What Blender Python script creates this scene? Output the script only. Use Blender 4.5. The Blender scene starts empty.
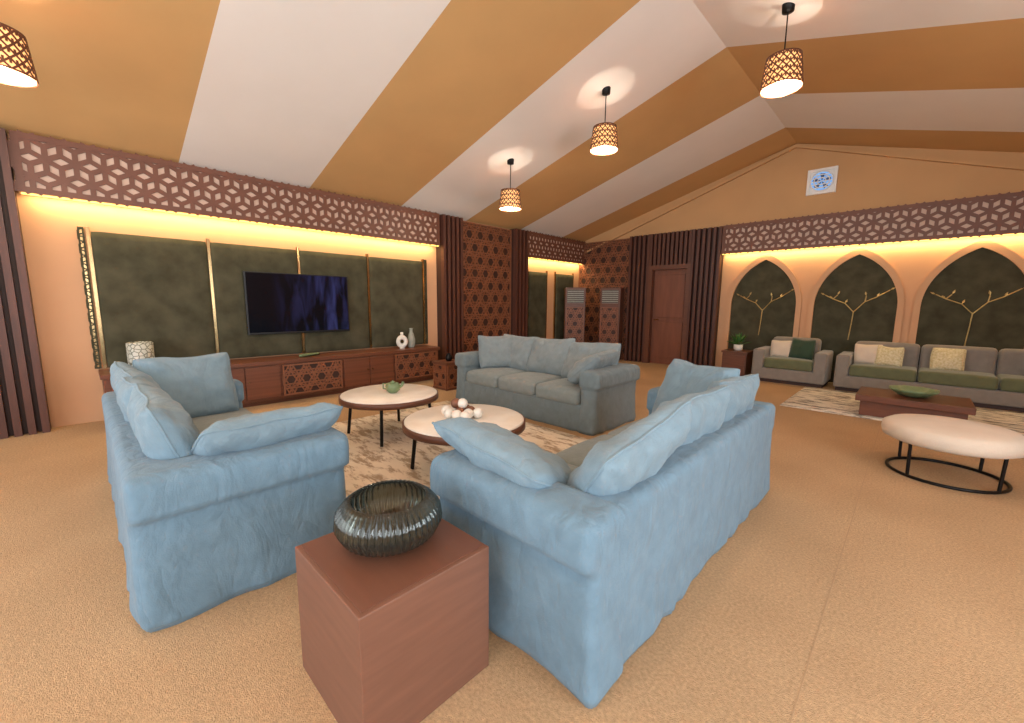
import bpy, bmesh, math, random
from mathutils import Vector, Matrix, noise
random.seed(3)
sc=bpy.context.scene
sc.view_settings.view_transform='Standard'
sc.view_settings.look='None'
sc.view_settings.exposure=0.2

def lin(c):
    return tuple(((x/255)/12.92 if x/255<=0.04045 else ((x/255+0.055)/1.055)**2.4) for x in c)+(1,)
def mat(name,c,rough=.6,metal=0,var=.0,vscale=6,c2=None,bump=0,bscale=60,detail=4,wood=False,emit=None,estr=0,trans=0,sheen=0,spec=None,coat=0,dist=0.01,wrinkle=0):
    m=bpy.data.materials.new(name); m.use_nodes=True
    nt=m.node_tree; b=nt.nodes['Principled BSDF']
    b.inputs['Base Color'].default_value=lin(c); b.inputs['Roughness'].default_value=rough; b.inputs['Metallic'].default_value=metal
    if sheen: b.inputs['Sheen Weight'].default_value=sheen
    if coat: b.inputs['Coat Weight'].default_value=coat
    if spec is not None: b.inputs['Specular IOR Level'].default_value=spec
    if trans: b.inputs['Transmission Weight'].default_value=trans
    if emit: b.inputs['Emission Color'].default_value=lin(emit); b.inputs['Emission Strength'].default_value=estr
    tc=nt.nodes.new('ShaderNodeTexCoord')
    if var or c2:
        n=nt.nodes.new('ShaderNodeTexNoise'); n.inputs['Scale'].default_value=vscale; n.inputs['Detail'].default_value=detail
        mp=nt.nodes.new('ShaderNodeMapping'); nt.links.new(tc.outputs['Object'],mp.inputs[0]); nt.links.new(mp.outputs[0],n.inputs['Vector'])
        if wood: mp.inputs['Scale'].default_value=wood
        r=nt.nodes.new('ShaderNodeValToRGB'); r.color_ramp.elements[0].position=.3; r.color_ramp.elements[1].position=.7
        L=lin(c)
        if c2: a,d=L,lin(c2)
        else: a=tuple(x*(1-var) for x in L[:3])+(1,); d=tuple(min(1,x*(1+var)) for x in L[:3])+(1,)
        r.color_ramp.elements[0].color=a; r.color_ramp.elements[1].color=d
        nt.links.new(n.outputs['Fac'],r.inputs[0]); nt.links.new(r.outputs[0],b.inputs['Base Color'])
    if bump:
        n2=nt.nodes.new('ShaderNodeTexNoise'); n2.inputs['Scale'].default_value=bscale; n2.inputs['Detail'].default_value=3
        nt.links.new(tc.outputs['Object'],n2.inputs['Vector'])
        bp=nt.nodes.new('ShaderNodeBump'); bp.inputs['Strength'].default_value=bump; bp.inputs['Distance'].default_value=dist
        nt.links.new(n2.outputs['Fac'],bp.inputs['Height']); nt.links.new(bp.outputs[0],b.inputs['Normal'])
        if wrinkle:
            # soft cloth creases (ridged noise, stretched vertically)
            n3=nt.nodes.new('ShaderNodeTexNoise'); n3.inputs['Scale'].default_value=5; n3.inputs['Detail'].default_value=3; n3.inputs['Distortion'].default_value=.5
            mp3=nt.nodes.new('ShaderNodeMapping'); mp3.inputs['Scale'].default_value=(1.3,1.3,.6); mp3.inputs['Rotation'].default_value=(.35,.25,0)
            nt.links.new(tc.outputs['Object'],mp3.inputs[0]); nt.links.new(mp3.outputs[0],n3.inputs['Vector'])
            s=nt.nodes.new('ShaderNodeMath'); s.operation='SUBTRACT'; s.inputs[1].default_value=.5; nt.links.new(n3.outputs['Fac'],s.inputs[0])
            a=nt.nodes.new('ShaderNodeMath'); a.operation='ABSOLUTE'; nt.links.new(s.outputs[0],a.inputs[0])
            b2=nt.nodes.new('ShaderNodeBump'); b2.inputs['Strength'].default_value=wrinkle; b2.inputs['Distance'].default_value=.07
            nt.links.new(a.outputs[0],b2.inputs['Height']); nt.links.new(bp.outputs[0],b2.inputs['Normal']); nt.links.new(b2.outputs[0],b.inputs['Normal'])
    return m
M={}
def carpetmat():
    m=mat('carpet',(188,156,120),.95,var=.2,vscale=75,bump=.7,bscale=200,spec=.1,detail=9)
    nt=m.node_tree; bs=nt.nodes['Principled BSDF']; tc=[x for x in nt.nodes if x.type=='TEX_COORD'][0]
    n=nt.nodes.new('ShaderNodeTexNoise'); n.inputs['Scale'].default_value=1.1; n.inputs['Detail'].default_value=6; nt.links.new(tc.outputs['Object'],n.inputs['Vector'])
    r=nt.nodes.new('ShaderNodeValToRGB'); r.color_ramp.elements[0].position=.35; r.color_ramp.elements[1].position=.65
    r.color_ramp.elements[0].color=(.88,.86,.84,1); r.color_ramp.elements[1].color=(1,1,1,1); nt.links.new(n.outputs['Fac'],r.inputs[0])
    mx=nt.nodes.new('ShaderNodeMixRGB'); mx.blend_type='MULTIPLY'; mx.inputs[0].default_value=1
    src=bs.inputs['Base Color'].links[0].from_socket; nt.links.new(src,mx.inputs[1]); nt.links.new(r.outputs[0],mx.inputs[2]); nt.links.new(mx.outputs[0],bs.inputs['Base Color'])
    return m
M['carpet']=carpetmat()
M['wall']=mat('wall_paint',(204,158,120),.8,var=.03,vscale=2)
M['gable']=mat('gable_fabric',(196,153,106),.8,var=.03,vscale=2)
M['c_or']=mat('ceiling_fabric_ochre',(210,166,110),.8,var=.04,vscale=1.5)
M['c_wh']=mat('ceiling_fabric_ivory',(240,233,226),.8,var=.02,vscale=1.5)
M['wood']=mat('walnut',(98,58,40),.45,var=.22,vscale=5,wood=(1,1,10),bump=.05)
M['woodh']=mat('walnut_h',(104,60,40),.4,var=.22,vscale=5,wood=(1,.15,6))
M['slat']=mat('slat_wood',(84,48,36),.5,var=.2,vscale=6,wood=(4,4,.5))
M['lat']=mat('lattice_wood',(108,64,46),.5,var=.12,vscale=8)
M['latl']=mat('lattice_wood_light',(128,78,52),.5,var=.12,vscale=8)
M['latback']=mat('lattice_back',(206,178,160),.6,var=.05)
M['dark']=mat('dark_wood_back',(56,32,24),.6,var=.1)
M['olive']=mat('olive_suede',(62,60,45),.9,c2=(82,79,62),vscale=5,bump=.15,bscale=30,detail=8,spec=.15)
M['gold']=mat('gold_mirror',(176,150,108),.2,metal=1,var=.15,vscale=12)
M['goldd']=mat('gold_branch_metal',(176,150,96),.35,metal=1,var=.15,vscale=12)
M['sofa']=mat('blue_slipcover',(104,130,147),.95,var=.09,vscale=14,bump=.5,bscale=180,sheen=.15,spec=.1,dist=.004,wrinkle=.5,detail=8)
M['pil']=mat('blue_pillow',(118,141,154),.95,var=.08,vscale=14,bump=.5,bscale=180,sheen=.15,spec=.1,dist=.004,wrinkle=.45,detail=8)
M['sofag']=mat('grey_blue_slipcover',(112,125,129),.95,var=.08,vscale=14,bump=.5,bscale=180,sheen=.15,spec=.1,dist=.004,wrinkle=.45,detail=8)
M['pilg']=mat('grey_blue_pillow',(126,137,140),.95,var=.08,vscale=14,bump=.5,bscale=180,sheen=.15,spec=.1,dist=.004,wrinkle=.45,detail=8)
M['seat']=mat('warm_lit_seat_fabric',(128,137,136),.95,var=.07,vscale=14,bump=.5,bscale=180,sheen=.15,spec=.1,dist=.004,wrinkle=.35,detail=8)  # sofa fabric turned grey-green: warm light on the seats put into the colour
M['box']=mat('box_wood',(112,75,58),.55,var=.1,vscale=4,wood=(1,1,9))
M['boxtop']=mat('box_top',(108,69,52),.4,var=.06,vscale=3,wood=(1,8,1))
M['black']=mat('black_metal',(22,20,20),.4,metal=.6,var=.1)
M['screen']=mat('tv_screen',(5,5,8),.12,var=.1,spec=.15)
M['bezel']=mat('tv_bezel',(14,14,15),.35,var=.1)
M['marble']=mat('marble_top',(244,240,232),.3,c2=(226,218,206),vscale=5,detail=8)
M['cream']=mat('cream_fabric',(208,192,174),.9,var=.05,bump=.3,bscale=90,sheen=.1)
M['seam']=mat('carpet_seam',(172,140,106),.95,var=.05)
M['grey']=mat('grey_velvet',(128,120,112),.85,var=.08,vscale=10,sheen=.3,bump=.2,bscale=30)
M['green']=mat('green_velvet',(92,96,66),.8,var=.1,vscale=10,sheen=.3,bump=.2,bscale=30)
M['dgreen']=mat('dark_green_velvet',(36,62,42),.8,var=.15,vscale=10,sheen=.3)
M['ggold']=mat('gold_brocade',(186,170,124),.6,c2=(222,212,180),vscale=40)
M['white']=mat('white_ceramic',(228,222,212),.3,var=.03)
M['grc']=mat('grey_ceramic',(150,152,140),.5,var=.12,vscale=14)
M['leaf']=mat('leaf_green',(60,104,44),.5,var=.25,vscale=12)
M['gpot']=mat('sage_ceramic',(116,134,96),.35,var=.12,vscale=14)
M['brownball']=mat('brown_wood_ball',(120,76,54),.5,var=.2,vscale=30)
M['glass']=mat('smoked_glass',(122,128,118),.05,var=.05,trans=.93)
M['led']=mat('led_strip',(255,190,70),.5,var=.01,emit=(255,210,110),estr=2.5)
M['bulb']=mat('bulb_glow',(255,235,200),.5,var=.01,emit=(255,232,190),estr=14)
M['liner']=mat('lamp_liner',(230,170,120),.6,var=.02,emit=(255,190,120),estr=1.1)
M['copper']=mat('copper_shade',(110,66,46),.4,metal=.4,var=.1)
M['door']=mat('door_wood',(118,70,50),.5,var=.15,vscale=4,wood=(3,3,.4))
M['fan']=mat('fan_blue_glow',(120,170,215),.4,var=.05,emit=(110,165,225),estr=.6)
M['fanw']=mat('fan_white',(235,232,228),.5,var=.03)
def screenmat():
    """television screen: painted-on reflection of violet-blue curtain folds, done as emission"""
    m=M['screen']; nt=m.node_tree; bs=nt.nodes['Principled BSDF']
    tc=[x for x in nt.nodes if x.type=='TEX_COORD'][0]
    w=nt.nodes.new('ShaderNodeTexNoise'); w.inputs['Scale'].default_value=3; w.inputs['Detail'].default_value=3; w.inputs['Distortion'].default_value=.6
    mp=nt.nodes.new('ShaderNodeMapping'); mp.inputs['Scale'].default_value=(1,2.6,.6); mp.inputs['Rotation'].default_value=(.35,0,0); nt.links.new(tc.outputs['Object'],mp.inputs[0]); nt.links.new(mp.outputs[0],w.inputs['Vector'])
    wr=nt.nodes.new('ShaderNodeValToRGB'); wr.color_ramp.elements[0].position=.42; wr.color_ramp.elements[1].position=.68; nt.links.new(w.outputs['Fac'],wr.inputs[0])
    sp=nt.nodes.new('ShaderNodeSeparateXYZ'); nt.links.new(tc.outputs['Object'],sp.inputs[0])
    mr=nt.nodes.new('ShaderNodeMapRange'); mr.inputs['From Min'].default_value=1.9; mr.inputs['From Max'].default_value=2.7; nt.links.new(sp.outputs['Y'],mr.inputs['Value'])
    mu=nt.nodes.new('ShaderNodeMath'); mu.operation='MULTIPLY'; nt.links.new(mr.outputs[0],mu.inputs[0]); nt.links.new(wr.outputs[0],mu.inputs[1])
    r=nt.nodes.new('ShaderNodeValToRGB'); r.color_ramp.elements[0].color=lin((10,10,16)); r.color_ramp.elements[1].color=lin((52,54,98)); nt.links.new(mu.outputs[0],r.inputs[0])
    nt.links.new(r.outputs[0],bs.inputs['Emission Color']); bs.inputs['Emission Strength'].default_value=.7  # curtain reflection put into the emission, the set shows no picture
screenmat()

def rugmat(name,a,b,c):
    m=mat(name,a,.95,c2=b,vscale=2.2,detail=10,bump=.4,bscale=150)
    nt=m.node_tree; bs=nt.nodes['Principled BSDF']
    n=nt.nodes.new('ShaderNodeTexNoise'); n.inputs['Scale'].default_value=6; n.inputs['Detail'].default_value=10; n.inputs['Roughness'].default_value=.75
    tc=[x for x in nt.nodes if x.type=='TEX_COORD'][0]
    mp=nt.nodes.new('ShaderNodeMapping'); mp.inputs['Scale'].default_value=(.5,1.6,1); nt.links.new(tc.outputs['Object'],mp.inputs[0]); nt.links.new(mp.outputs[0],n.inputs['Vector'])
    r=nt.nodes.new('ShaderNodeValToRGB'); r.color_ramp.elements[0].position=.49; r.color_ramp.elements[1].position=.56
    nt.links.new(n.outputs['Fac'],r.inputs[0])
    mx=nt.nodes.new('ShaderNodeMixRGB'); mx.inputs[2].default_value=lin(c)
    src=bs.inputs['Base Color'].links[0].from_socket
    nt.links.new(r.outputs[0],mx.inputs[0]); nt.links.new(src,mx.inputs[1]); nt.links.new(mx.outputs[0],bs.inputs['Base Color'])
    return m
M['rug1']=rugmat('rug_cream',(236,226,208),(218,204,182),(166,146,122))
M['rug2']=rugmat('rug_grey',(234,228,216),(206,196,180),(128,122,114))
def crackmat():
    m=mat('mosaic',(190,188,174),.35,var=.02); nt=m.node_tree; bs=nt.nodes['Principled BSDF']
    v=nt.nodes.new('ShaderNodeTexVoronoi'); v.feature='DISTANCE_TO_EDGE'; v.inputs['Scale'].default_value=20
    tc=[x for x in nt.nodes if x.type=='TEX_COORD'][0]; nt.links.new(tc.outputs['Object'],v.inputs['Vector'])
    r=nt.nodes.new('ShaderNodeValToRGB'); r.color_ramp.elements[0].position=.03; r.color_ramp.elements[1].position=.12
    r.color_ramp.elements[0].color=lin((92,92,78)); r.color_ramp.elements[1].color=lin((188,188,176))
    nt.links.new(v.outputs['Distance'],r.inputs[0]); nt.links.new(r.outputs[0],bs.inputs['Base Color']); return m
M['mosaic']=crackmat()

def empty(name,loc=(0,0,0),rz=0):
    e=bpy.data.objects.new(name,None); sc.collection.objects.link(e); e.location=loc; e.rotation_euler=(0,0,rz); e.empty_display_size=.1
    return e
def link(o,parent=None):
    sc.collection.objects.link(o)
    if parent: o.parent=parent
    return o
def mk(name,verts,faces,mats,parent=None,smooth=False,midx=None,loc=None,rot=None,bevel=0):
    me=bpy.data.meshes.new(name); me.from_pydata([tuple(v) for v in verts],[],faces); 
    if not isinstance(mats,(list,tuple)): mats=[mats]
    for m in mats: me.materials.append(m)
    if midx:
        for p,i in zip(me.polygons,midx): p.material_index=i
    bm=bmesh.new(); bm.from_mesh(me); bmesh.ops.recalc_face_normals(bm,faces=bm.faces); bm.to_mesh(me); bm.free()
    if smooth:
        for p in me.polygons: p.use_smooth=True
    o=bpy.data.objects.new(name,me); link(o,parent)
    if loc is not None: o.location=loc
    if rot is not None: o.rotation_euler=rot
    if bevel:
        b=o.modifiers.new('b','BEVEL'); b.width=bevel; b.segments=2; b.limit_method='ANGLE'
    return o
class MB:
    def __init__(s): s.v=[];s.f=[];s.m=[]
    def box(s,x0,x1,y0,y1,z0,z1,m=0):
        n=len(s.v); s.v+=[(x0,y0,z0),(x1,y0,z0),(x1,y1,z0),(x0,y1,z0),(x0,y0,z1),(x1,y0,z1),(x1,y1,z1),(x0,y1,z1)]
        for q in [(0,3,2,1),(4,5,6,7),(0,1,5,4),(1,2,6,5),(2,3,7,6),(3,0,4,7)]: s.f.append(tuple(n+i for i in q)); s.m.append(m)
    def poly(s,pts,m=0):
        n=len(s.v); s.v+=list(pts); s.f.append(tuple(range(n,n+len(pts)))); s.m.append(m)
    def done(s,name,mats,parent=None,**k): return mk(name,s.v,s.f,mats,parent,midx=s.m,**k)
def box(name,x0,x1,y0,y1,z0,z1,m,parent=None,bevel=0):
    b=MB(); b.box(x0,x1,y0,y1,z0,z1); return b.done(name,[m],parent,bevel=bevel)

def lathe(name,prof,m,parent=None,seg=40,loc=(0,0,0),flute=0,nfl=0,twist=0,solid=0):
    v=[];f=[]
    for j,(r,z) in enumerate(prof):
        for i in range(seg):
            a=2*math.pi*i/seg; rr=r*(1+flute*abs(math.sin(nfl*(a+twist*z)/2))) if nfl else r
            v.append((rr*math.cos(a),rr*math.sin(a),z))
    for j in range(len(prof)-1):
        for i in range(seg):
            f.append((j*seg+i,j*seg+(i+1)%seg,(j+1)*seg+(i+1)%seg,(j+1)*seg+i))
    if prof[0][0]>1e-3 : f.append(tuple(range(seg))[::-1])
    o=mk(name,v,f,m,parent,smooth=True,loc=loc)
    if solid:
        s=o.modifiers.new('s','SOLIDIFY'); s.thickness=solid
    return o
def tube(name,pts,r,m,parent=None,cyc=False):
    c=bpy.data.curves.new(name,'CURVE'); c.dimensions='3D'; c.bevel_depth=r; c.bevel_resolution=3; c.use_fill_caps=True
    s=c.splines.new('POLY'); s.points.add(len(pts)-1)
    for p,q in zip(s.points,pts): p.co=(*q,1)
    s.use_cyclic_u=cyc
    c.materials.append(m); o=bpy.data.objects.new(name,c); link(o,parent); return o

def clip(x0,y0,x1,y1,w,h):
    t0,t1=0,1; dx,dy=x1-x0,y1-y0
    for p,q in ((-dx,x0),(dx,w-x0),(-dy,y0),(dy,h-y0)):
        if abs(p)<1e-9:
            if q<0: return None
        else:
            r=q/p
            if p<0: t0=max(t0,r)
            else: t1=min(t1,r)
    if t1-t0<1e-3: return None
    return (x0+dx*t0,y0+dy*t0,x0+dx*t1,y0+dy*t1)
lrng=random.Random(5)
def lattice(name,o,u,n,w,h,e,bw,dep,m,parent,kind='rhomb',v=(0,0,1)):
    o,u,n,v=map(Vector,(o,u,n,v)); segs=set()
    def add(a,b):
        k=tuple(sorted([(round(a[0],3),round(a[1],3)),(round(b[0],3),round(b[1],3))])); segs.add(k)
    sx=math.sqrt(3)*e; rows=int(h/(1.5*e))+3; cols=int(w/sx)+3
    for j in range(-1,rows):
        for i in range(-1,cols):
            cx=i*sx+(j%2)*sx/2; cy=j*1.5*e+ (h/2)%(1.5*e)
            P=[(cx+e*math.cos(math.radians(30+60*k)),cy+e*math.sin(math.radians(30+60*k))) for k in range(6)]
            if kind=='rhomb':
                for k in range(6): add(P[k],P[(k+1)%6])
                for k in (0,2,4): add((cx,cy),P[k])
            else:
                for k in range(6): add(P[k],P[(k+2)%6]); add(P[k],P[(k+1)%6])
    V=[];F=[]
    for a,b in sorted(segs):
        c=clip(*a,*b,w,h)
        if not c: continue
        x0,y0,x1,y1=c; L=math.hypot(x1-x0,y1-y0); tx,ty=(x1-x0)/L,(y1-y0)/L; px,py=-ty*bw/2,tx*bw/2
        k=len(V); dd=dep-lrng.random()*.003
        for d in (0,dd):
            for (x,y) in ((x0+px,y0+py),(x1+px,y1+py),(x1-px,y1-py),(x0-px,y0-py)):
                V.append(o+u*x+v*y+n*d)
        F+= [(k+4,k+5,k+6,k+7),(k,k+1,k+5,k+4),(k+2,k+3,k+7,k+6)]
    fw_=bw*1.2
    for q,(x0,x1,y0,y1) in enumerate(((0,w,0,fw_),(0,w,h-fw_,h),(0,fw_,fw_,h-fw_),(w-fw_,w,fw_,h-fw_))):
        k=len(V)
        for d in (0,dep*1.2):
            for (x,y) in ((x0,y0),(x1,y0),(x1,y1),(x0,y1)): V.append(o+u*x+v*y+n*d)
        F+= [(k+4,k+5,k+6,k+7),(k,k+1,k+5,k+4),(k+1,k+2,k+6,k+5),(k+2,k+3,k+7,k+6),(k+3,k,k+4,k+7)]
    return mk(name,V,F,m,parent)

def softbox(name,w,d,h,r,m,parent=None,loc=(0,0,0),rot=None,puff=0,nz=.006,n=16,fn=None,nseed=0):
    bm=bmesh.new(); bmesh.ops.create_cube(bm,size=2); bmesh.ops.subdivide_edges(bm,edges=bm.edges[:],cuts=n,use_grid_fill=True)
    hx,hy,hz=w/2,d/2,h/2
    for v in bm.verts:
        c=[math.sin(max(-1,min(1,t))*math.pi/2) for t in v.co]
        p=Vector((c[0]*hx,c[1]*hy,c[2]*hz)); q=Vector((max(-hx+r,min(hx-r,p.x)),max(-hy+r,min(hy-r,p.y)),max(-hz+r,min(hz-r,p.z))))
        dd=p-q
        if dd.length>1e-6: p=q+dd.normalized()*r
        if puff:
            k=puff*(1-(p.x/hx)**2)*(1-(p.y/hy)**2); p.z+=k*(1 if p.z>0 else -.3)
        s=Vector((nseed*3.1,nseed*1.7,nseed))
        p+=noise.noise_vector(p*3+s)*nz*1.2+noise.noise_vector(p*14+s)*nz*.4
        if fn: p=fn(p,hx,hy,hz)
        v.co=p
    me=bpy.data.meshes.new(name); bm.to_mesh(me); bm.free(); me.materials.append(m)
    for p in me.polygons: p.use_smooth=True
    o=bpy.data.objects.new(name,me); link(o,parent); o.location=loc
    if rot: o.rotation_euler=rot
    return o
def pillow(name,w,h,t,m,parent,loc,rot,seed=0,n=26):
    V=[];F=[]
    def rim(u,v):
        pin=1-.04*(1-u*u)*(abs(v)**3); pin2=1-.04*(1-v*v)*(abs(u)**3)
        c=1-.06*(abs(u)**5)*(abs(v)**5)
        sag=-.03*(1-u*u)*max(0,v)
        return Vector((u*w/2*pin2*c,0,v*h/2*pin*c+sag*h))
    for side in (1,-1):
        for j in range(n+1):
            for i in range(n+1):
                u=math.sin((i/n*2-1)*math.pi/2); v=math.sin((j/n*2-1)*math.pi/2)
                k=max(0,(1-u**4)*(1-v**4))**.5
                p=rim(u,v); p.y=side*t/2*k*(1-.22*v)
                s=Vector((seed*2.3,seed,side*.0))
                edge=1-max(abs(u),abs(v))**6
                p+=noise.noise_vector(p*5+s)*.018
                p.y+=(noise.noise(p*9+s)*.022+abs(noise.noise(p*16+s))*.014)*edge*side
                cr=abs(u*v); p.y-=side*.012*math.sin((abs(u)-abs(v))*14)*cr*edge
                V.append(p)
    N=(n+1)**2
    for side in (0,1):
        for j in range(n):
            for i in range(n):
                a=side*N+j*(n+1)+i; F.append((a,a+1,a+n+2,a+n+1) if side==1 else (a,a+n+1,a+n+2,a+1))
    me=bpy.data.meshes.new(name); me.from_pydata([tuple(v) for v in V],[],F)
    bm=bmesh.new(); bm.from_mesh(me); bmesh.ops.remove_doubles(bm,verts=bm.verts,dist=.0008); bmesh.ops.recalc_face_normals(bm,faces=bm.faces); bm.to_mesh(me); bm.free()
    me.materials.append(m)
    for p in me.polygons: p.use_smooth=True
    o=bpy.data.objects.new(name,me); link(o,parent); o.location=loc; o.rotation_euler=rot
    pts=[]; K=24
    def bp(u,v):
        p=rim(u,v); return p+noise.noise_vector(p*5+Vector((seed*2.3,seed,0)))*.018
    for k in range(K): pts.append(bp(-1+2*k/K,-1))
    for k in range(K): pts.append(bp(1,-1+2*k/K))
    for k in range(K): pts.append(bp(1-2*k/K,1))
    for k in range(K): pts.append(bp(-1,1-2*k/K))
    tb=tube(name+'_piping',[tuple(p) for p in pts],.006,m,parent,cyc=True); tb.location=loc; tb.rotation_euler=rot
    return o

# ---------------- room ----------------
W=-6.7; B=9.6; XR=2.86; RX=-1.92; EZ=3.03; RZ=4.40; YF=-3.6
box('floor',W-.2,XR+.2,YF,B+.2,-.1,0,M['carpet'])
box('trim_1',-.165,-.161,YF,6.6,0,.0012,M['seam'])
box('wall_left',W-.2,W,YF,B+.2,0,EZ,M['wall'])
b=MB(); P=[(W,0),(XR,0),(XR,EZ),(RX,RZ),(W,EZ)]
b.poly([(x,B,z) for x,z in P]); b.poly([(x,B+.2,z) for x,z in P])
for i in range(5):
    a,c=P[i],P[(i+1)%5]; b.poly([(a[0],B,a[1]),(c[0],B,c[1]),(c[0],B+.2,c[1]),(a[0],B+.2,a[1])])
b.done('wall_back',[M['gable']])
b=MB()
wins=[(-2.2,-.2),(.8,2.8)]
b.box(XR,XR+.2,YF,B+.2,0,.8); b.box(XR,XR+.2,YF,B+.2,2.5,EZ)
ys=[YF]+[t for w_ in wins for t in w_]+[B+.2]
for i in range(0,len(ys),2): b.box(XR,XR+.2,ys[i],ys[i+1],.8,2.5)
b.done('wall_right',[M['wall']])
for i,(y0,y1) in enumerate(wins):
    b=MB(); 
    b.box(XR+.05,XR+.1,y0,y0+.05,.8,2.5); b.box(XR+.05,XR+.1,y1-.05,y1,.8,2.5); b.box(XR+.05,XR+.1,y0,y1,.8,.85); b.box(XR+.05,XR+.1,y0,y1,2.45,2.5); b.box(XR+.05,XR+.1,(y0+y1)/2-.025,(y0+y1)/2+.025,.8,2.5)
    b.done('window_%d'%(i+1),[M['fanw']])
b=MB(); bd=[YF,-2.05,-.52,1.0,2.52,4.05,5.57,7.1,8.63,B+.2]
cols=[1,0,0,1,0,1,0,1,0]
for i in range(len(bd)-1):
    col=cols[i]; y0,y1=bd[i],bd[i+1]; ns=12
    for (xa,xb) in ((W-.2,RX),(RX,XR+.2)):
        for k in range(ns):
            a=xa+(xb-xa)*k/ns; c=xa+(xb-xa)*(k+1)/ns
            def zz(x): return RZ-(RZ-EZ)/(RX-W)*abs(x-RX)
            b.poly([(a,y0,zz(a)),(c,y0,zz(c)),(c,y1,zz(c)),(a,y1,zz(a))],col)
            b.poly([(a,y0,zz(a)+.12),(c,y0,zz(c)+.12),(c,y1,zz(c)+.12),(a,y1,zz(a)+.12)],col)
b.done('ceiling',[M['c_or'],M['c_wh']])
b=MB()
for s,xe in ((-1,W+.02),(1,XR-.02)):
    z0=RZ-.03; 
    z1=RZ-.03-abs(xe-RX)*.345
    th=.05
    b.poly([(RX,B-.07,z0),(xe,B-.07,z1),(xe,B-.07,z1-th),(RX,B-.07,z0-th)])
    b.poly([(RX,B-.07,z0),(xe,B-.07,z1),(xe,B,z1),(RX,B,z0)]); b.poly([(RX,B-.07,z0-th),(xe,B-.07,z1-th),(xe,B,z1-th),(RX,B,z0-th)])
b.done('trim_2',[M['gable']])

tn=[3]
def band(o,u,n,w):
    e=empty('trim_%d'%tn[0]); tn[0]+=1
    o=Vector(o);u=Vector(u);n=Vector(n);h=.57
    V=[]
    for d in (.04,.14):
        for (x,z) in ((0,0),(w,0),(w,h),(0,h)): V.append(o+u*x+n*d+Vector((0,0,z)))
    mk('board',V,[(0,1,2,3),(4,5,6,7),(0,1,5,4),(1,2,6,5),(2,3,7,6),(3,0,4,7)],M['latback'],e)
    lattice('lattice',o+n*.141,u,n,w,h,.125,.046,.02,M['lat'],e)
ZB=2.46
band((W,-.32,ZB),(0,1,0),(1,0,0),5.12)
band((W,7.2,ZB),(0,1,0),(1,0,0),2.38)
band((-3.05,B,ZB),(1,0,0),(0,-1,0),XR+3.05)
def slats(name,o,u,n,w,z1,dep=.16,pitch=.095,sw=.055):
    e=empty(name); o=Vector(o);u=Vector(u);n=Vector(n)
    V=[];F=[]
    def bx(x0,x1,d0,d1):
        k=len(V)
        for z in (0,z1):
            for (x,d) in ((x0,d0),(x1,d0),(x1,d1),(x0,d1)): V.append(o+u*x+n*d+Vector((0,0,z)))
        F.extend([(k,k+1,k+2,k+3),(k+4,k+5,k+6,k+7),(k,k+1,k+5,k+4),(k+1,k+2,k+6,k+5),(k+2,k+3,k+7,k+6),(k+3,k,k+4,k+7)])
    bx(0,w,0,dep-.09); mk('backing',V,F,M['dark'],e); V=[];F=[]
    nn=max(2,round(w/pitch)); 
    for i in range(nn):
        x=(w-sw)*i/(nn-1); bx(x,x+sw,dep-.09,dep)
    mk('slats',V,F,M['slat'],e)
slats('slatted_wall_panel',(W,-2.4,0),(0,1,0),(1,0,0),2.06,3.02,.22)
slats('slatted_wall_panel',(W,4.83,0),(0,1,0),(1,0,0),.47,3.02,.24)
slats('slatted_wall_panel',(W,6.8,0),(0,1,0),(1,0,0),.4,3.02,.24)
slats('slatted_wall_panel',(-5.15,B,0),(1,0,0),(0,-1,0),.52,3.02,.2)
slats('slatted_wall_panel',(-3.66,B,0),(1,0,0),(0,-1,0),.6,3.02,.2)
def lpanel(o,u,n,w,h,e_=.17):
    e=empty('lattice_wall_panel'); o=Vector(o);u=Vector(u);n=Vector(n); V=[]
    for d in (0,.06):
        for (x,z) in ((0,0),(w,0),(w,h),(0,h)): V.append(o+u*x+n*d+Vector((0,0,z)))
    mk('board',V,[(0,1,2,3),(4,5,6,7),(0,1,5,4),(1,2,6,5),(2,3,7,6),(3,0,4,7)],M['dark'],e)
    lattice('lattice',o+n*.061,u,n,w,h,e_,.02,.025,M['latl'],e,kind='star')
lpanel((W,5.3,0),(0,1,0),(1,0,0),1.5,3.0)
lpanel((-6.68,B,0),(1,0,0),(0,-1,0),1.53,3.0)
e=empty('door_1')
box('leaf',-4.55,-3.72,B-.06,B-.01,0,2.2,M['door'],e)
b=MB(); b.box(-4.63,-4.53,B-.2,B,0,2.3); b.box(-3.74,-3.66,B-.2,B,0,2.3); b.box(-4.53,-3.74,B-.2,B,2.2,2.3); b.done('frame',[M['wood']],e)
b=MB(); b.box(-4.47,-3.8,B-.075,B-.06,.15,1.0); b.box(-4.47,-3.8,B-.075,B-.06,1.1,2.08); b.done('mouldings',[M['door']],e,bevel=.01)
tube('handle',[(-4.47,B-.12,1.05),(-4.35,B-.12,1.05)],.012,M['gold'],e)
b=MB(); b.box(-4.63,-3.66,B-.1,B-.001,2.3,3.02,1)
for k in range(10): x=-4.63+k*.1; b.box(x,x+.06,B-.19,B-.1,2.3,3.02,0)
b.done('trim_%d'%tn[0],[M['slat'],M['dark']]); tn[0]+=1

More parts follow.
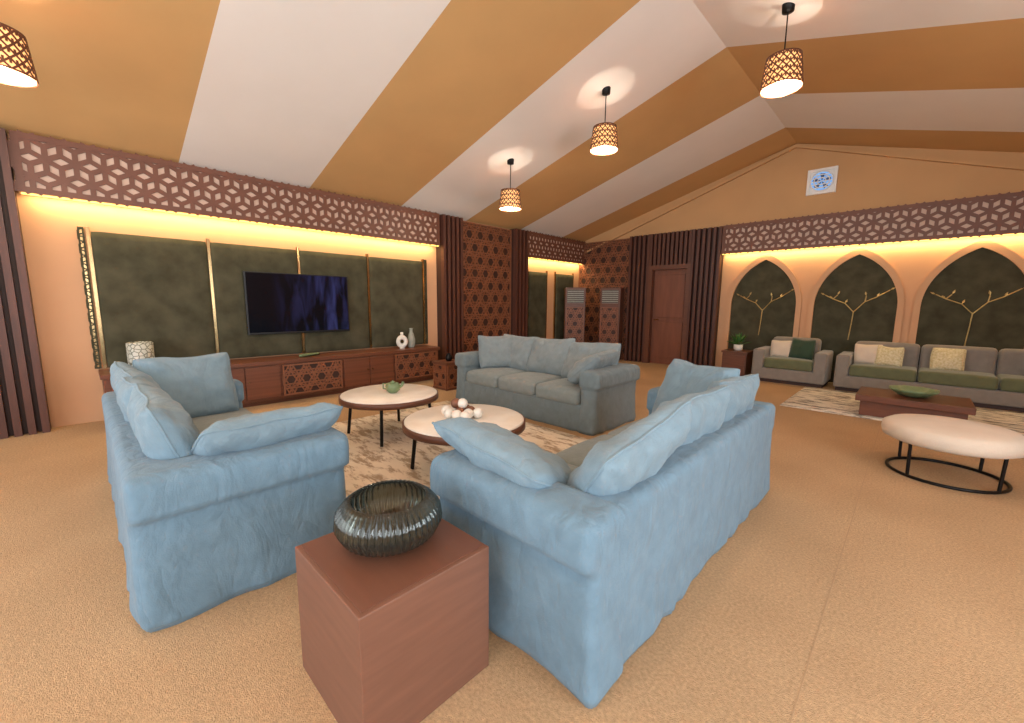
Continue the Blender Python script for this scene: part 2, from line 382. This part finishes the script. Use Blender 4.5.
def uph(y0,y1,z0,z1,x=W,name='upholstered_wall_panel'):
    softbox(name,.06,y1-y0,z1-z0,.02,M['olive'],None,(x+.03,(y0+y1)/2,(z0+z1)/2),nz=.0,n=6)
ye=[.14,1.23,2.32,3.41,4.5]
for i in range(4): uph(ye[i]+.02,ye[i+1]-.02,.615,2.15)
for y in ye:
    wv=.03
    box('gold_mirror_strip',W,W+.05,y-wv/2,y+wv/2,.615,2.19,M['gold'])
for ya in (.06,4.535):
    e=empty('lattice_mirror_strip'); box('mirror',W,W+.02,ya,ya+.05,.615,2.19,M['gold'],e); lattice('fret',(W+.02,ya,.615),(0,1,0),(1,0,0),.05,1.57,.05,.012,.012,M['olive'],e)
uph(7.45,8.1,.3,2.15); uph(8.5,9.2,.3,2.15)
for y in (7.42,8.13,8.47,9.23): box('gold_mirror_strip',W,W+.035,y-.015,y+.015,.3,2.2,M['gold'])

def led(loc,size,rot,power):
    L=bpy.data.lights.new('led_cove_light','AREA'); L.shape='RECTANGLE'; L.size=size; L.size_y=.03; L.energy=power; L.color=(1,.74,.34)
    o=bpy.data.objects.new('led_cove_light',L); link(o); o.location=loc; o.rotation_euler=rot
R_=math.radians
led((W+.09,2.24,ZB-.01),5.0,(R_(15),0,R_(90)),28)
led((W+.09,8.4,ZB-.01),2.3,(R_(15),0,R_(90)),15)
led((-.1,B-.09,ZB-.01),5.8,(R_(15),0,0),30)
box('led_strip_light',W+.105,W+.13,-.3,4.8,ZB-.016,ZB-.002,M['led'])
box('led_strip_light',W+.105,W+.13,7.22,9.45,ZB-.016,ZB-.002,M['led'])
box('led_strip_light',-3.04,XR-.02,B-.13,B-.105,ZB-.016,ZB-.002,M['led'])

def archpts(cx,a,zs,rise,z0=0,n=14):
    r=(a*a+rise*rise)/(2*a); pts=[(cx-a,z0)]
    c=cx-a+r; th=math.asin(rise/r)
    for k in range(n+1):
        t=th*k/n; pts.append((c-r*math.cos(t),zs+r*math.sin(t)))
    for k in range(n-1,-1,-1):
        t=th*k/n; pts.append((2*cx-(c-r*math.cos(t)),zs+r*math.sin(t)))
    pts.append((cx+a,z0)); return pts
for i in range(4):
    cx=-2.24+1.43*i
    if cx+.66>XR: continue
    e=empty('arched_wall_niche')
    O=archpts(cx,.66,1.40,1.02); I=archpts(cx,.575,1.40,.90)
    V=[];F=[];n=len(O)
    for y in (B-.07,B-.013):
        V+=[(x,y,z) for x,z in O]; V+=[(x,y,z) for x,z in I]
    for k in range(n-1):
        F+=[(k,k+1,n+k+1,n+k),(k,k+1,2*n+k+1,2*n+k),(n+k,n+k+1,3*n+k+1,3*n+k)]
    mk('arch_frame',V,F,M['wall'],e)
    mk('arch_panel',[(x,B-.02,z) for x,z in I],[tuple(range(n))],M['olive'],e)
    y=B-.035
    stem=[(cx-.02,y,.8),(cx,y,1.1),(cx+.01,y,1.32)]
    br=[stem,[(cx+.01,y,1.3),(cx-.12,y,1.45),(cx-.3,y,1.53),(cx-.42,y,1.6)],[(cx+.01,y,1.3),(cx+.15,y,1.48),(cx+.3,y,1.56),(cx+.46,y,1.68)],[(cx+.15,y,1.48),(cx+.16,y,1.58)],[(cx-.3,y,1.53),(cx-.24,y,1.6)]]
    for p in br: tube('gold_branch',p,.009,M['goldd'],e)
    b=MB()
    for (x,z,an) in [(cx-.12,1.45,1.2),(cx-.3,1.53,2.3),(cx-.42,1.6,2.6),(cx+.3,1.56,1.2),(cx+.46,1.68,.6),(cx+.16,1.58,1.8),(cx-.24,1.6,1.2)]:
        a=an; L=.08; ww=.016
        b.poly([(x,y-.012,z),(x+L/2*math.cos(a)-ww*math.sin(a),y-.016,z+L/2*math.sin(a)+ww*math.cos(a)),(x+L*math.cos(a),y-.012,z+L*math.sin(a)),(x+L/2*math.cos(a)+ww*math.sin(a),y-.016,z+L/2*math.sin(a)-ww*math.cos(a))])
    b.done('gold_leaves',[M['goldd']],e)
box('trim_%d'%tn[0],-3.05,XR,B-.012,B-.001,0,ZB,M['wall']); tn[0]+=1

e=empty('exhaust_fan')
fx,fz=-1.47,3.64
b=MB(); s=.22
b.box(fx-s,fx+s,B-.06,B,fz-s,fz-s+.045); b.box(fx-s,fx+s,B-.06,B,fz+s-.045,fz+s); b.box(fx-s,fx-s+.045,B-.06,B,fz-s+.045,fz+s-.045); b.box(fx+s-.045,fx+s,B-.06,B,fz-s+.045,fz+s-.045)
b.box(fx-s+.04,fx+s-.04,B-.03,B-.001,fz-s+.04,fz+s-.04); b.done('frame',[M['fanw']],e)
V=[(fx,B-.035,fz)]+[(fx+.165*math.cos(k*math.tau/40),B-.035,fz+.165*math.sin(k*math.tau/40)) for k in range(40)]
mk('opening',V,[(0,1+k,1+(k+1)%40) for k in range(40)],M['fan'],e)
M['fb']=mat('fan_blades',(50,80,130),.4,var=.05)
b=MB()
for k in range(5):
    a=k*math.tau/5; b.poly([(fx,B-.04,fz),(fx+.14*math.cos(a),B-.038,fz+.14*math.sin(a)),(fx+.14*math.cos(a+.55),B-.045,fz+.14*math.sin(a+.55))])
b.done('blades',[M['fb']],e)
for r in (.06,.115,.168): tube('grille_ring',[(fx+r*math.cos(t*.2618),B-.052,fz+r*math.sin(t*.2618)) for t in range(24)],.009,M['fanw'],e,cyc=True)
for k in (-2,-1,0,1,2):
    z=k*.055; hw=math.sqrt(.165**2-z*z); tube('grille_bar',[(fx-hw,B-.052,fz+z),(fx+hw,B-.052,fz+z)],.007,M['fanw'],e)

# ---------------- TV + console ----------------
e=empty('television')
box('casing',-6.62,-6.58,1.58,3.02,.93,1.80,M['bezel'],e,bevel=.006)
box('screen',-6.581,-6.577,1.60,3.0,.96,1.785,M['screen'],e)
box('wall_mount',-6.64,-6.6,2.0,2.6,1.2,1.6,M['bezel'],e)
e=empty('tv_console')
b=MB(); b.box(-6.68,-6.17,.08,4.5,.55,.6); b.box(-6.66,-6.2,.1,4.48,.06,.55); b.box(-6.62,-6.26,.15,4.43,0,.06)
b.done('cabinet',[M['woodh']],e,bevel=.004)
mods=[(.14,.98,1),(.98,1.84,0),(1.84,2.7,1),(2.7,3.57,0),(3.57,4.45,1)]
for (y0,y1,k) in mods:
    if k:
        box('door_back',-6.2,-6.19,y0+.02,y1-.02,.1,.53,M['dark'],e)
        lattice('door_lattice',(-6.19,y0+.02,.1),(0,1,0),(1,0,0),y1-y0-.04,.43,.12,.017,.02,M['latl'],e,kind='star')
    else:
        ym=(y0+y1)/2
        box('door_panel',-6.2,-6.178,y0+.015,ym-.006,.1,.53,M['woodh'],e,bevel=.004)
        box('door_panel',-6.2,-6.178,ym+.006,y1-.015,.1,.53,M['woodh'],e,bevel=.004)
        for s in (-.04,.04): tube('knob',[(-6.178,ym+s,.34),(-6.155,ym+s,.34)],.009,M['gold'],e)
lathe('mosaic_candle_holder',[(.11,0),(.12,.02),(.12,.31),(.105,.32),(.1,.31),(.1,.1),(.001,.1)],M['mosaic'],loc=(-6.38,.44,.6))
e=empty('leaf_dish',(-6.38,2.3,.6),.4)
b=MB()
for s in (-1,1):
    for k in range(10):
        t0,t1=k/10,(k+1)/10
        def wd(t): return .07*math.sin(math.pi*t)**.7
        b.poly([(0,(t0-.5)*.36,.006),(0,(t1-.5)*.36,.006),(s*wd(t1),(t1-.5)*.36,.035),(s*wd(t0),(t0-.5)*.36,.035)])
d=b.done('leaf',[M['gpot']],e,smooth=True); d.modifiers.new('s','SOLIDIFY').thickness=.006
e=empty('ring_vase',(-6.4,3.86,.6),1.2)
N=28
V=[];F=[]
for i in range(N):
    a=math.tau*i/N
    for j in range(12):
        c=math.tau*j/12; r=.065+.035*math.cos(c); V.append((r*math.cos(a),.035*math.sin(c),.12+r*1.15*math.sin(a)))
for i in range(N):
    for j in range(12): F.append((i*12+j,((i+1)%N)*12+j,((i+1)%N)*12+(j+1)%12,i*12+(j+1)%12))
mk('ring_body',V,F,M['white'],e,smooth=True)
lathe('ring_neck',[(.02,0),(.025,.02),(.025,.06),(.02,.06),(.018,.01)],M['white'],e,seg=16,loc=(0,0,.22)); lathe('ring_foot',[(.045,0),(.045,.012),(.02,.02)],M['white'],e,seg=16)
lathe('bottle_vase',[(.05,0),(.065,.04),(.068,.14),(.05,.22),(.03,.28),(.028,.33),(.036,.345),(.026,.345),(.02,.3)],M['grc'],loc=(-6.42,4.06,.6),seg=24)
e=empty('lattice_side_table',(-5.45,4.15,0))
b=MB(); b.box(-.2,.2,-.2,.2,.41,.45); b.box(-.17,.17,-.17,.17,.03,.41,1); b.box(-.19,.19,-.19,.19,0,.03); b.done('body',[M['wood'],M['dark']],e)
lattice('lattice_f',(-.17,-.17,.03),(1,0,0),(0,-1,0),.34,.38,.1,.016,.02,M['latl'],e,kind='star')
lattice('lattice_r',(.17,-.17,.03),(0,1,0),(1,0,0),.34,.38,.1,.016,.02,M['latl'],e,kind='star')
lathe('dark_pot_figurine',[(.04,0),(.06,.03),(.055,.08),(.03,.11),(.035,.13),(.02,.12)],M['black'],loc=(-5.45,4.15,.45),seg=20)

# ---------------- sofas ----------------
def sofa(loc,rz,L,D=.9,ncush=3,nback=3,extras=(),nm='slipcover_sofa',seed=0,ms='sofa',mp='pil',droop=None):
    e=empty(nm,loc,rz); H=.69; aw=.2
    def hem(p,hx,hy,hz):
        k=max(0,-p.z/hz)
        f=.014*k*k*math.sin((p.x+p.y)*21+noise.noise(p*2+Vector((seed,0,0)))*8)
        d=Vector((p.x/hx if abs(p.x)>hx*.6 else 0,p.y/hy if abs(p.y)>hy*.6 else 0,0))
        if k: p=p+d*(f+.012*k)
        if p.z<-hz+.012: p.z=-hz
        return p
    def sm(t): t=max(0,min(1,t)); return t*t*(3-2*t)
    for s in (-1,1):
        def roll(p,hx,hy,hz,s=s):
            p=hem(p,hx,hy,hz); zt=(p.z+hz)/(2*hz)
            k=sm((zt-.70)/.06)
            zc=.86; rr=max(0,1-((zt-zc)/.17)**2)**.5 if zt>zc else 1
            if zt>.70: p.x=p.x*(1+.30*k*(.55+.45*rr)); p.x+=s*.012*k
            if zt>zc: p.x*= (.62+.38*rr)
            pinch=max(0,1-abs(zt-.71)/.025)
            p.x*=1-.10*pinch
            if p.y<0: p.y-=.016*k-.01*pinch
            if .1<zt<.68: p.x+=s*.004*math.sin(p.y*17+p.z*9+seed)*math.sin((zt-.1)/.58*math.pi)
            return p
        softbox('arm',aw,D,H,.045,M[ms],e,(s*(L/2-aw/2-.03),0,H/2),fn=roll,nz=.004,n=44,nseed=seed+s)
    def bk(p,hx,hy,hz):
        p=hem(p,hx,hy,hz)
        p.y+=.004*math.sin(p.x*13+p.z*6+seed)*(1-abs(p.z/hz)) if p.y>0 else 0
        return p
    softbox('back',L-.08,.2,H-.005,.045,M[ms],e,(0,D/2-.1,(H-.005)/2),fn=bk,nz=.004,n=48,nseed=seed+5)
    softbox('base',L-.3,D-.12,.31,.03,M[ms],e,(0,-.05,.155),fn=hem,nz=.004,n=24,nseed=seed+9)
    wi=L-2*aw-.08; cw=wi/ncush
    for k in range(ncush):
        softbox('seat_cushion',cw-.006,D-.2,.18,.06,M['seat'],e,(-wi/2+cw*(k+.5),-.115,.37),puff=.03,nz=.005,n=16,nseed=seed+11+k)
    bw=wi/nback
    for k in range(nback):
        ry=random.uniform(-.07,.07); tl=-24+random.uniform(-5,5)
        if droop==k: ry=.16; tl=-34
        pillow('back_cushion',bw*1.14,.55,.22,M[mp],e,(-wi/2+bw*(k+.5),D/2-(.20 if droop==k else .215),.685),(math.radians(tl),ry,random.uniform(-.1,.1)),seed+k)
    for k,(l,r,w,h) in enumerate(extras): pillow('throw_pillow',w,h,.19,M[mp],e,l,r,seed+30+k)
    return e
rad=math.radians
def armp(L,side,tilt=52,z=.70,y=-.13,w=.72,h=.55,dx=.30,rz=0,ry=0):
    return ((side*(L/2-dx),y,z),(rad(-tilt),rad(ry),rad(-90*side+rz)),w,h)
sofa((-1.12,2.3,0),rad(-90),2.45,.9,3,3,[armp(2.45,1,62,z=.68,y=-.2,dx=.26,w=.7,h=.48,ry=-8),((-.84,-.02,.72),(rad(-22),0,rad(66)),.64,.54)],seed=1,droop=2)
sofa((-3.33,.5,0),rad(180),2.36,.9,2,3,[armp(2.36,-1,60,rz=4,w=.68,z=.69,dx=.28,h=.52),((.80,-.06,.71),(rad(-20),0,rad(-80)),.64,.54)],seed=2)
sofa((-3.5,4.14,0),0,2.4,.92,3,3,[armp(2.4,1,50,y=-.1,w=.6,h=.5,rz=8),((-.82,.02,.70),(rad(-22),0,rad(60)),.55,.5)],seed=3,ms='sofag',mp='pilg')

# ---------------- box + bowl ----------------
e=empty('wooden_plinth',(-1.31,.725,0))
b=MB(); s=.255; b.box(-s,s,-s,s,0,.5); b.done('body',[M['box']],e,bevel=.004)
box('top_inset',-s+.018,s-.018,-s+.018,s-.018,.5,.503,M['boxtop'],e)
lathe('ribbed_glass_bowl',[(.07,0.0),(.12,.01),(.165,.04),(.188,.085),(.183,.13),(.16,.16),(.14,.175),(.136,.178),(.132,.172),(.152,.154),(.174,.126),(.178,.085),(.156,.046),(.112,.02),(.001,.014)],M['glass'],loc=(-1.35,.74,.504),seg=288,flute=.05,nfl=48,twist=0)

def ctable(loc,rz):
    e=empty('round_coffee_table',loc,rz)
    lathe('wood_rim',[(.46,.375),(.5,.385),(.5,.44),(.488,.44),(.488,.42),(.001,.42)],M['wood'],e,seg=64)
    lathe('marble',[(.486,.42),(.486,.446),(.478,.45),(.001,.45)],M['marble'],e,seg=64)
    for k in range(4):
        a=k*math.pi/2+.5; tube('leg',[(.4*math.cos(a),.4*math.sin(a),.385),(.44*math.cos(a),.44*math.sin(a),0.014)],.016,M['black'],e)
    for k in range(2):
        a=k*math.pi/2+.5; tube('stretcher',[(.36*math.cos(a),.36*math.sin(a),.37),(-.36*math.cos(a),-.36*math.sin(a),.37)],.012,M['black'],e)
    return e
ctable((-3.88,2.18,.012),.35); ctable((-2.58,2.12,.012),.3)
e=empty('ceramic_teapot',(-3.85,2.2,.462),.6)
lathe('pot',[(.04,0),(.07,.03),(.078,.07),(.06,.1),(.05,.105),(.001,.1)],M['gpot'],e,seg=24)
tube('spout',[(.06,0,.05),(.1,0,.08),(.115,0,.12)],.014,M['gpot'],e); tube('handle',[(-.065,0,.09),(-.11,0,.09),(-.11,0,.04),(-.06,0,.03)],.008,M['gpot'],e)
lathe('knob',[(.02,0),(.024,.015),(.001,.03)],M['gpot'],e,seg=14,loc=(0,0,.1))
e=empty('decorative_ball_cluster',(-2.62,2.1,.462))
for k,(x,y,z) in enumerate([(0,0,0),(.085,.02,0),(-.08,.03,0),(.03,.09,0),(-.04,-.08,0),(.05,-.07,0),(-.06,.11,0),(.13,-.05,0),(0,.03,.07),(-.05,0,.068),(.12,.09,0),(-.13,-.04,0)]):
    r=.043
    me=bpy.data.meshes.new('ball'); bm=bmesh.new(); bmesh.ops.create_icosphere(bm,subdivisions=3,radius=r); bm.to_mesh(me); bm.free(); me.materials.append(M['white'] if k%3 else M['brownball'])
    for p in me.polygons: p.use_smooth=True
    o=bpy.data.objects.new('ball',me); link(o,e); o.location=(x,y,z+r)
softbox('area_rug',2.9,2.5,.012,.005,M['rug1'],None,(-3.25,2.3,.006),nz=0,n=4)
softbox('area_rug',4.0,1.9,.012,.005,M['rug2'],None,(.75,7.7,.006),nz=0,n=4)

e=empty('round_ottoman',(.31,4.93,0))
lathe('cushion',[(.05,.285),(.38,.285),(.42,.305),(.432,.35),(.425,.40),(.38,.428),(.2,.438),(.001,.44)],M['cream'],e,seg=64)
tube('base_ring',[(.36*math.cos(k*math.tau/48),.36*math.sin(k*math.tau/48),.013) for k in range(48)],.013,M['black'],e,cyc=True)
for k in range(4):
    a=k*math.pi/2+.9; tube('leg',[(.36*math.cos(a),.36*math.sin(a),.013),(.37*math.cos(a),.37*math.sin(a),.29)],.012,M['black'],e)

e=empty('low_coffee_table')
b=MB(); b.box(-.45,.6,6.85,7.6,.2,.28); b.box(-.4,.55,6.9,7.55,.012,.2); b.done('body',[M['woodh']],e,bevel=.006)
lathe('petal_bowl',[(.07,0),(.12,.015),(.2,.07),(.22,.1),(.215,.1),(.19,.075),(.11,.025),(.001,.02)],M['gpot'],loc=(.08,7.2,.28),seg=72,flute=.12,nfl=8)

def bench(name,x0,x1,y0,y1,seats,arml=True,armr=True,deco=()):
    e=empty(name); aw=.18
    box('plinth',x0+.03,x1-.03,y0+.05,y1-.02,.0,.06,M['dark'],e)
    softbox('base',x1-x0,y1-y0,.2,.02,M['grey'],e,((x0+x1)/2,(y0+y1)/2,.16),nz=.001)
    xl=x0+(aw if arml else 0); xr=x1-(aw if armr else 0)
    if arml: softbox('arm',aw,y1-y0,.5,.035,M['grey'],e,(x0+aw/2,(y0+y1)/2,.35),nz=.002)
    if armr: softbox('arm',aw,y1-y0,.5,.035,M['grey'],e,(x1-aw/2,(y0+y1)/2,.35),nz=.002)
    w=(xr-xl)/seats
    for k in range(seats):
        c=xl+w*(k+.5)
        softbox('seat_cushion',w-.01,y1-y0-.22,.19,.05,M['green'],e,(c,(y0+y1)/2-.11,.35),puff=.015,nz=.003)
        softbox('back_cushion',w-.01,.24,.52,.07,M['grey'],e,(c,y1-.15,.55),(rad(-6),0,0),nz=.004)
    for k,(x,m,r,sz) in enumerate(deco): pillow('throw_pillow',sz,sz,.13,M[m],e,(x,y1-.38-.05*(k%2),.44+sz/2-.01),(rad(-20),0,r),50+k,n=14)
    return e
bench('upholstered_armchair',-2.12,-1.0,8.7,9.5,1,True,True,[(-1.75,'cream',.1,.34),(-1.42,'dgreen',-.15,.38)])
bench('sectional_sofa',-.88,2.75,8.7,9.5,4,True,True,[(-.5,'cream',.2,.36),(-.24,'ggold',-.1,.34),(.42,'ggold',.0,.36),(1.4,'ggold',.1,.38)])
e=empty('side_table',(-2.5,9.15,0))
b=MB(); b.box(-.24,.24,-.24,.24,.46,.5); b.box(-.22,.22,-.22,.22,.05,.46); b.box(-.2,.2,-.235,-.22,.1,.42); b.box(-.21,.21,-.21,.21,0,.05); b.done('body',[M['wood']],e,bevel=.004)
e=empty('potted_plant',(-2.5,9.15,.5))
lathe('pot',[(.06,0),(.08,.03),(.085,.12),(.075,.12),(.07,.1),(.001,.1)],M['white'],e,seg=24)
b=MB()
for k in range(46):
    a=random.uniform(0,math.tau); L=random.uniform(.16,.34); el=random.uniform(.4,1.4); w=.028
    d=Vector((math.cos(a)*math.cos(el),math.sin(a)*math.cos(el),math.sin(el))); s=Vector((-math.sin(a),math.cos(a),0)); o=Vector((0,0,.1))
    p1=o+d*L*.6; p2=o+d*L-Vector((0,0,.03)); b.poly([tuple(o),tuple(p1+s*w),tuple(p2),tuple(p1-s*w)])
b.done('leaves',[M['leaf']],e)

def ac(x,y,rz=0):
    e=empty('floor_standing_air_conditioner',(x,y,0),rz)
    b=MB(); b.box(-.25,.25,-.2,.2,0,1.8); b.done('cabinet',[M['wood']],e,bevel=.008)
    box('grille_back',-.2,.2,-.206,-.2,1.42,1.74,M['grc'],e)
    b=MB()
    for k in range(7): b.box(-.2,.2,-.22,-.206,1.43+k*.047,1.45+k*.047)
    b.done('louvres',[M['dark']],e)
    box('lat_back',-.21,.21,-.205,-.2,.1,1.3,M['dark'],e)
    lattice('front_lattice',(-.22,-.205,.1),(1,0,0),(0,-1,0),.44,1.22,.13,.018,.02,M['latl'],e,kind='star')
ac(-6.25,8.75,rad(40)); ac(-5.5,9.3,rad(15))

# ---------------- pendants ----------------
def pendant(x,y):
    zc=RZ-(RZ-EZ)/(RX-W)*abs(x-RX); e=empty('pendant_lamp',(x,y,zc))
    lathe('canopy',[(.001,-.06),(.05,-.055),(.055,0.02)],M['black'],e,seg=24)
    r0,r1,h=.145,.175,.27; z1=-.45; V=[];F=[]
    tube('cord',[(0,0,-.04),(0,0,z1-.1)],.006,M['black'],e)
    nu,nv=32,8
    def P(i,j,d=0):
        a=math.tau*i/nu; t=j/nv; r=r0+(r1-r0)*t+d; return Vector((r*math.cos(a),r*math.sin(a),z1-h*t))
    segs=[]
    for j in range(nv):
        for i in range(nu):
            if (i+j)%2==0: segs+= [(P(i,j),P(i+1,j+1))]
            else: segs+=[(P(i+1,j),P(i,j+1))]
            if j in(0,): segs.append((P(i,j),P(i+1,j)))
            if j==nv-1: segs.append((P(i,nv),P(i+1,nv)))
            if j%2==0: segs.append((P(i,j),P(i,j+1)))
    for a,c in segs:
        t=(c-a).normalized(); rr=Vector((a.x,a.y,0)).normalized(); s=t.cross(rr)*.006; k=len(V)
        V+= [a+s,c+s,c-s,a-s,a+s+rr*.004,c+s+rr*.004,c-s+rr*.004,a-s+rr*.004]
        F+= [(k,k+1,k+2,k+3),(k+4,k+5,k+6,k+7),(k,k+1,k+5,k+4),(k+2,k+3,k+7,k+6)]
    mk('shade_fretwork',V,F,M['copper'],e)
    V=[];F=[]
    for j in (0,1,2):
        for i in range(36):
            a=math.tau*i/36; r=(.09,r0-.006,r1-.006)[j]; V.append((r*math.cos(a),r*math.sin(a),z1-(h if j==2 else 0)))
    for j in (0,1):
        for i in range(36): F.append((j*36+i,j*36+(i+1)%36,j*36+36+(i+1)%36,j*36+36+i))
    mk('shade_liner',V,F,M['liner'],e)
    for k in range(3):
        a=k*math.tau/3; tube('spider_arm',[(0,0,z1+.005),(r0*math.cos(a),r0*math.sin(a),z1+.003)],.003,M['black'],e)
    lathe('bulb',[(.001,-.1),(.03,-.09),(.045,-.055),(.035,-.02),(.018,.0),(.018,.03)],M['bulb'],e,seg=20,loc=(0,0,z1-.17))
    L=bpy.data.lights.new('pendant_bulb','POINT'); L.energy=24; L.color=(1,.9,.76); L.shadow_soft_size=.04
    o=bpy.data.objects.new('pendant_bulb',L); link(o,e); o.location=(0,0,z1-.32)
    L=bpy.data.lights.new('pendant_uplight','POINT'); L.energy=8; L.color=(1,.92,.8); L.shadow_soft_size=.006
    o=bpy.data.objects.new('pendant_uplight',L); link(o,e); o.location=(.02,0,z1-.15)
for (x,y) in [(-4.75,4.85),(-3.08,4.85),(-1.15,4.87),(-4.62,-.23),(-3.05,-.4),(-1.1,-.4),(.7,4.85),(.7,-.4)]: pendant(x,y)

# ---------------- daylight ----------------
def area(name,loc,rot,sx,sy,p,c):
    L=bpy.data.lights.new(name,'AREA'); L.shape='RECTANGLE'; L.size=sx; L.size_y=sy; L.energy=p; L.color=c
    o=bpy.data.objects.new(name,L); link(o); o.location=loc; o.rotation_euler=rot
area('daylight_rear',(-1.5,-3.4,1.6),(rad(90),0,0),7.5,2.6,165,(.92,.96,1))
for y0,y1 in wins: area('daylight_window',(XR+.15,(y0+y1)/2,1.65),(rad(90),0,rad(90)),2,1.7,125,(.84,.93,1))
w=bpy.data.worlds.new('world'); sc.world=w; w.use_nodes=True; w.node_tree.nodes['Background'].inputs[0].default_value=(.87,.93,1,1); w.node_tree.nodes['Background'].inputs[1].default_value=1.05

cam=bpy.data.cameras.new('camera'); co=bpy.data.objects.new('camera',cam); link(co)
f,yaw,pi_,r=414.7,rad(43.98),rad(8.0),rad(.52)
fw=Vector((-math.sin(yaw)*math.cos(pi_),math.cos(yaw)*math.cos(pi_),-math.sin(pi_)))
r0=Vector((math.cos(yaw),math.sin(yaw),0)); u0=r0.cross(fw)
R=r0*math.cos(r)+u0*math.sin(r); U=-r0*math.sin(r)+u0*math.cos(r)
m=Matrix(((R.x,U.x,-fw.x,0),(R.y,U.y,-fw.y,0),(R.z,U.z,-fw.z,1.4),(0,0,0,1)))
co.matrix_world=m
cam.sensor_width=36; cam.lens=f/1024*36; cam.clip_start=.05
sc.camera=co
